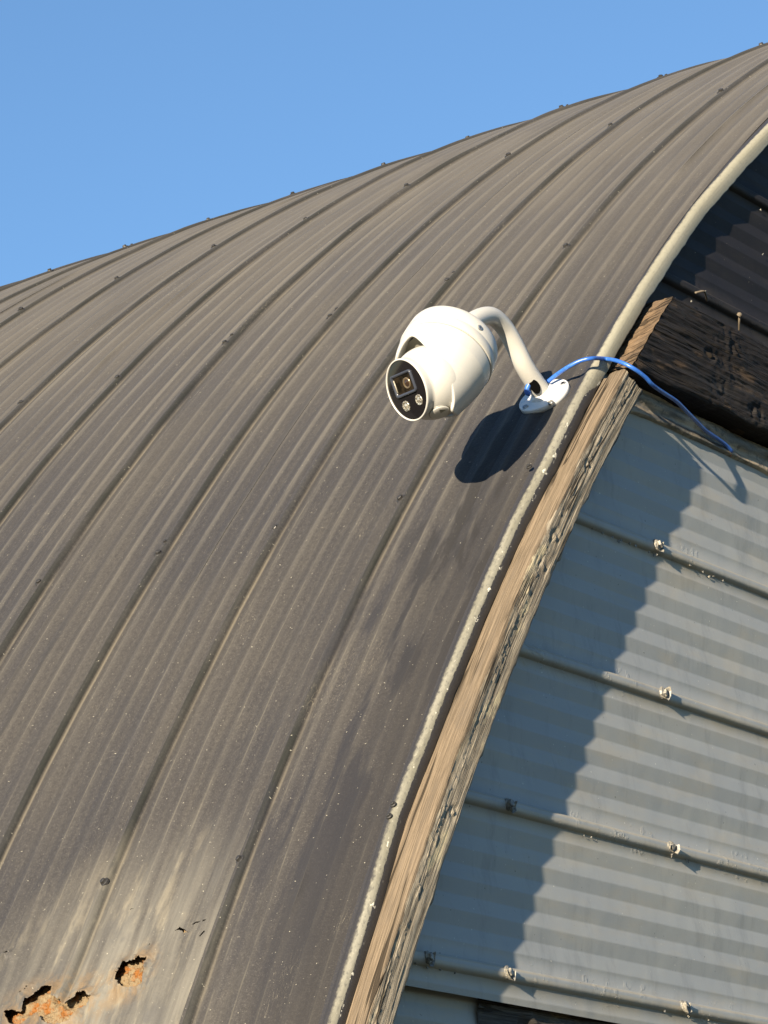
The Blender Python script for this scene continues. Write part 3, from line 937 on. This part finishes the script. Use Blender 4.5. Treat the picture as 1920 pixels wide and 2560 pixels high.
def rotten_beam():
    """the rotten timber at the bottom of the wall"""
    z1 = ZB - 0.030; z0 = z1 - 0.30
    x0, x1 = -4.02, -2.6
    nx, nz = 420, 130
    X, Zz = np.meshgrid(np.linspace(x0, x1, nx), np.linspace(z1, z0, nz))
    g = 0.0050 * fbm(Zz * 60, X * 6, 4) + 0.0032 * fbm(Zz * 190, X * 20, 9) + 0.0045 * fbm(Zz * 22, X * 12, 2)
    q = np.hypot(Zz - (z1 - 0.03), (X + 3.92) / 1.0)
    g += 0.008 * np.exp(-(q / 0.02)**2) * np.cos(q / 0.02 * 5)
    Y = YW + 0.010 - g
    P = np.stack([X, Y, Zz], -1)
    m = wood('rotten_grey_wood', (0.10, 0.085, 0.065), (0.11, 0.10, 0.09), (0.015, 0.013, 0.011), (0.22, 0.17, 0.10), 0.0)
    link('rotten_timber', grid_mesh('rotten_timber', P, np.stack([Zz, X], -1), flip=True), m, shed, label='rotten split timber showing under the lowest sheet edge')
rotten_beam()

# ================================================================== the security camera
TP = math.radians(43.0)
NV = np.array([-math.cos(TP), 0, math.sin(TP)])        # away from the roof
TV = np.array([-math.sin(TP), 0, -math.cos(TP)])       # down the fall of the roof
YV = np.array([0.0, 1.0, 0.0])
BASE = on_roof(1361, 991, R + 0.006)
right, up, back = CM[:, 0], CM[:, 1], CM[:, 2]
AX = -0.342 * right - 0.676 * up + 0.65 * back          # axis of the housing, pointing at the eyeball
AX /= np.linalg.norm(AX)
FX = -0.764 * right - 0.27 * up + 0.58 * back           # where the lens looks
FX /= np.linalg.norm(FX)

cctv = empty('security_camera', BASE, label='cream dome security camera on a bent arm, bolted to the dark roof near its edge', category='security camera')

def in_plane(u, v): return on_plane(u, v, BASE, YV)
SEAM = in_plane(1113, 897)
if False:
    pass

# mounting plate
plate = link('mounting_plate', lathe([(-0.006, 0.0), (-0.006, 0.0345), (0.0015, 0.0350), (0.0028, 0.0344), (0.0034, 0.0330), (0.0034, 0.0)], BASE, NV, 96), M_WHITE, cctv)
PS = screw_mesh('screw', 0.0046, 0.0032, 0.0016); PS.materials.append(M_STEEL)
for u, v in ((1408, 960), (1377, 1006), (1314, 1018)):
    place('screw', PS, on_plane(u, v, BASE + NV * 0.0036, NV), NV, 0.4, plate, (0.05, 0.03), 0.9)

# arm
pts = [in_plane(*q) for q in ((1361, 991), (1336, 955), (1309, 911), (1284, 858), (1258, 815), (1226, 790), (1186, 800), (1150, 832))]
loc = [((p - BASE) @ NV, (p - BASE) @ TV) for p in pts]
arm_pts = spline([BASE + NV * 0.002] + pts[1:], 8)
n = len(arm_pts)
rad = np.interp(np.linspace(0, 1, n), [0, 0.3, 0.55, 1], [0.0130, 0.0124, 0.0116, 0.0116])
arm = link('bent_arm', tube(arm_pts, rad, 40, 'bent_arm'), M_CREAM, cctv)
link('arm_collar', lathe([(0.002, 0.0185), (0.005, 0.0182), (0.0075, 0.0165), (0.010, 0.0142), (0.0125, 0.0128)], BASE, NV, 48), M_WHITE, arm)

# cable hole on the side of the arm
h0 = on_plane(1334, 958, BASE, YV)
hc = min(arm_pts[2:], key=lambda p: abs((p - h0) @ NV))
todir = CAM - hc; todir /= np.linalg.norm(todir)
hp = on_plane(1333, 958, hc, back)
hn = todir - (todir @ NV) * NV
hn /= np.linalg.norm(hn)
sidev = np.cross(NV, hn)
cax = hc + NV * ((hp - hc) @ NV)
off = (hp - hc) @ sidev
rows = []
for g in np.linspace(0, 1, 9):
    row = []
    for i in range(32):
        a = 2 * math.pi * i / 32
        s_, t_ = off + g * 0.0062 * math.cos(a), g * 0.0105 * math.sin(a)
        s_ = max(-0.0130, min(0.0130, s_))
        row.append(cax + sidev * s_ + NV * t_ + hn * (math.sqrt(0.0138**2 - s_ * s_)))
    rows.append(row)
link('cable_hole', grid_mesh('cable_hole', np.array(rows), None, closed=True), M_IN, arm)

# rear cap and ring
capm = lathe([(-0.0395, 0.0), (-0.0395, 0.046), (-0.038, 0.0520), (-0.034, 0.0560), (-0.029, 0.0578), (-0.0145, 0.0592), (-0.0138, 0.0588), (-0.0132, 0.0592), (-0.0012, 0.0598), (-0.0004, 0.0592), (-0.0002, 0.0570)], SEAM, AX, 128)
cap = link('rear_cap', capm, M_CREAM, cctv)
link('gasket', lathe([(-0.0010, 0.0560), (-0.0010, 0.05765), (0.0012, 0.05765), (0.0012, 0.0560)], SEAM, AX, 128), M_SEAM, cap)
s = on_plane(900 + 845 / 2.765, 700 + 370 / 2.765, SEAM + back * 0.055, back)
nrm = (s - SEAM) - ((s - SEAM) @ AX) * AX; nrm /= np.linalg.norm(nrm)
sl = -0.020
place('screw', PS, SEAM + AX * sl + nrm * 0.0586, nrm, 0.2, cap, (0.1, 0.1), 0.8)

# housing shell with the scooped opening for the eyeball
q = FX - (FX @ AX) * AX; q /= np.linalg.norm(q)
q2 = np.cross(AX, q)
def shell_r(s_):
    return np.interp(s_, [0, 0.002, 0.02, 0.045, 0.07, 0.086, 0.094], [0.0572, 0.0588, 0.0572, 0.0515, 0.0445, 0.0400, 0.0375])
def shell():
    nph, ns = 220, 60
    ph = np.linspace(-math.pi, math.pi, nph, endpoint=False)
    dg = [-180, -165, -150, -140, -130, -120, -110, -100, -90, -80, -70, -60, -50, -40, -30, -20, -10, 0, 15, 30, 45, 60, 120, 150, 165, 180]
    sv = [70, 80, 86, 80, 76, 72, 68, 64, 59, 53, 48, 43, 36, 28, 20, 15, 19, 24, 30, 30, 34, 40, 48, 55, 62, 70]
    smax = np.interp(np.degrees(ph), dg, np.array(sv) / 1000)
    smax = np.convolve(np.concatenate([smax[-6:], smax, smax[:6]]), np.ones(7) / 7, 'same')[6:-6]
    def surf(s_, r_, p_):
        return SEAM + AX * s_ + q * (r_ * math.cos(p_)) + q2 * (r_ * math.sin(p_))
    rows = []
    fr = np.linspace(0, 1, ns)
    for f in fr:
        rows.append([surf(0.0008 + f * (sm - 0.0008), float(shell_r(0.0008 + f * (sm - 0.0008))), p) for p, sm in zip(ph, smax)])
    # rounded lip and inner wall
    for ds, dr in ((0.0010, -0.0008), (0.0012, -0.0020), (0.0006, -0.0034), (-0.004, -0.0052), (-0.012, -0.0070)):
        rows.append([surf(sm + ds, float(shell_r(sm)) + dr, p) for p, sm in zip(ph, smax)])
    for g in (0.35, 0.0):
        rows.append([surf(0.004 + g * (sm - 0.02), float(shell_r(0.01)) - 0.010, p) for p, sm in zip(ph, smax)])
    return grid_mesh('housing_shell', np.array(rows), None, closed=True)
link('housing_shell', shell(), M_CREAM, cctv)
link('inner_baffle', lathe([(0.010, 0.0), (0.010, 0.049)], SEAM, AX, 64), M_SEAM, cctv)

# eyeball
BR = 0.0455
FACE = on_plane(1017, 975, SEAM + AX * 0.055 + FX * 0.036, FX)
BALL = FACE - FX * 0.036
FR = 0.0392
prof = []
for a in np.linspace(math.pi, 0.98, 40):
    prof.append((BR * math.cos(a), BR * math.sin(a)))
prof += [(0.0285, 0.0384), (0.0335, FR - 0.0004), (0.0355, FR), (0.0366, FR - 0.0004), (0.0370, FR - 0.0012), (0.0368, FR - 0.0020), (0.0355, FR - 0.0024)]
eye = link('eyeball', lathe(prof, BALL, FX, 128), M_CREAM, cctv)
link('face_glass', lathe([(0.0356, FR - 0.0022), (0.0358, FR - 0.0030), (0.0360, 0.0)], BALL, FX, 96), M_GLASS, eye)

def fpt(cx, cy, lift=0.0):
    return on_plane(900 + cx / 2.765, 700 + cy / 2.765, BALL + FX * (0.0360 + lift), FX)
# square lens window: raised dark frame around a recessed glass
c4 = [fpt(213, 668), fpt(345, 613), fpt(402, 762), fpt(262, 822)]
cen = sum(c4) / 4
ex = (c4[1] - c4[0] + c4[2] - c4[3]); ex /= np.linalg.norm(ex)
ey = np.cross(FX, ex)
hw = (np.linalg.norm(c4[1] - c4[0]) + np.linalg.norm(c4[2] - c4[3])) / 4
hh = (np.linalg.norm(c4[3] - c4[0]) + np.linalg.norm(c4[2] - c4[1])) / 4
def rrect(w, h, r, z, n=5):
    o = []
    for sx, sy, a0 in ((1, 1, 0), (-1, 1, 90), (-1, -1, 180), (1, -1, 270)):
        for i in range(n):
            a = math.radians(a0 + 90 * i / (n - 1))
            o.append(cen + ex * (sx * (w - r) + r * math.cos(a)) + ey * (sy * (h - r) + r * math.sin(a)) + FX * z)
    return o
rings = [rrect(hw, hh, 0.004, 0.0), rrect(hw, hh, 0.004, 0.0022), rrect(hw - 0.0008, hh - 0.0008, 0.0036, 0.0027), rrect(hw - 0.0026, hh - 0.0026, 0.0026, 0.0024), rrect(hw - 0.0034, hh - 0.0034, 0.0022, 0.0004)]
link('lens_frame', grid_mesh('lens_frame', np.array(rings), None, closed=True), M_HOUS, eye)
mw = MT('lens_window_glass', 0.12, 0.6)
mw.color(mw.mix(mw.step(mw.noise(mw.OBJ, 90, 2, 0.5), 0.4, 0.6), (0.006, 0.0045, 0.003), (0.018, 0.013, 0.008)))
w = rrect(hw - 0.0032, hh - 0.0032, 0.0022, 0.0006)
link('lens_window', pydata('lens_window', w, [tuple(range(len(w)))]), mw.m, eye)
mr = plain('brass_lens_ring', (0.20, 0.15, 0.09), 0.25, 0.6, 0.6)
LC = fpt(325, 712, 0.0008)
link('lens_ring', lathe([(0.0, 0.0072), (0.0012, 0.0068), (0.0012, 0.0056), (0.0003, 0.0046), (0.0003, 0.0044)], LC, FX, 40), mr, eye)
link('lens', lathe([(0.0003, 0.0046), (0.0012, 0.0034), (0.0016, 0.0018), (0.0017, 0.0)], LC, FX, 40), plain('dark_lens', (0.03, 0.018, 0.012), 0.05, 0.8), eye)
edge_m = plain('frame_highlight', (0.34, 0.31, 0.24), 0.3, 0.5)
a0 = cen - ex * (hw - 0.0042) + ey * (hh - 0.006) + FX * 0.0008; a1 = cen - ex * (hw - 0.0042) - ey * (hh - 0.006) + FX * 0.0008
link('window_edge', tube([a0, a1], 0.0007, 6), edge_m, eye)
mled = MT('led_reflector', 0.25, 0.6, 0.7)
mled.color(mled.mix(mled.step(mled.noise(mled.OBJ, 500, 2, 0.5), 0.4, 0.6), (0.20, 0.18, 0.14), (0.70, 0.66, 0.56)))
for cx, cy in ((321, 872), (409, 828)):
    c = fpt(cx, cy)
    l = link('led', lathe([(0.0, 0.0066), (0.0010, 0.0064), (0.0012, 0.0058), (0.0004, 0.0050), (0.0004, 0.0028), (0.0014, 0.0020), (0.0018, 0.0)], c, FX, 32), mled.m, eye)

# pivot cover on the side of the ball
d = on_plane(900 + 548 / 2.765, 700 + 905 / 2.765, BALL + back * 0.022, back) - BALL
pd_ = d / np.linalg.norm(d)
dd_ = BR
pc = BALL + pd_ * (dd_ - 0.0012)
pv = link('pivot_cover', lathe([(-0.003, 0.0125), (0.0012, 0.0124), (0.0020, 0.0112), (0.0026, 0.006), (0.0028, 0.0)], pc, pd_, 48), M_CREAM, eye)
link('pivot_gap', lathe([(0.0004, 0.0134), (0.0006, 0.0126)], pc, pd_, 48), M_SEAM, eye)
x_, y_, _n = basis(pd_, up)
link('pivot_slot', pydata('pivot_slot', [pc + pd_ * 0.0031 + x_ * a + y_ * b for a, b in ((-0.0055, 0.0085), (0.0045, 0.0085), (0.000, 0.0015))], [(0, 1, 2)]), M_SEAM, pv)

# ================================================================== the blue network cable
def blue():
    m = MT('blue_cable_jacket', 0.35, 0.5)
    n = m.noise(m.OBJ, 120, 3, 0.6)
    m.color(m.mix(m.step(n, 0.4, 0.7), (0.024, 0.10, 0.40), (0.04, 0.15, 0.48))); return m.m
MB = blue()
def rf(u, v, h): return on_roof(u, v, R + h)
def wl(u, v, y): return on_plane(u, v, (0, y, 0), (0, 1, 0))
cpts = [rf(1369, 955, 0.016), rf(1390, 938, 0.020), rf(1420, 918, 0.026), rf(1452, 902, 0.027), rf(1482, 896, 0.022)]
cpts += [wl(1512, 897, -0.010), wl(1545, 903, -0.032), wl(1580, 919, -0.050), wl(1612, 942, -0.056), wl(1632, 963, -0.056), wl(1662, 984, -0.050), wl(1692, 1004, -0.044),
         wl(1718, 1030, -0.034), wl(1742, 1054, -0.022), wl(1764, 1076, -0.014), wl(1790, 1094, -0.009), wl(1812, 1110, -0.0065), wl(1829, 1128, -0.005)]
cable = empty('network_cable', cpts[0], label='bright blue network cable running from the camera arm over the beam end', category='cable')
link('jacket', tube(spline(cpts, 6), 0.00275, 14, 'jacket'), MB, cable)
b0 = hp
lp = [b0 + hn * -0.004 + NV * 0.010, b0 + hn * 0.006 + NV * 0.0095]
lpx = [(1331, 948), (1325, 958), (1318, 971), (1318, 982), (1326, 984)]
lpp = [on_plane(u, v, hp + hn * 0.010, back) for u, v in lpx]
link('cable_loop', tube(spline(lpp, 6), [0.0034] * 24 + [0.0030], 14, 'cable_loop'), MB, cable)
tip = cpts[-1]
link('wire_end', tube([tip, tip + np.array([0.004, 0.004, -0.005])], 0.0011, 6, 'wire_end'), plain('copper_wire', (0.45, 0.18, 0.08), 0.4, 0.5, 0.5), cable)
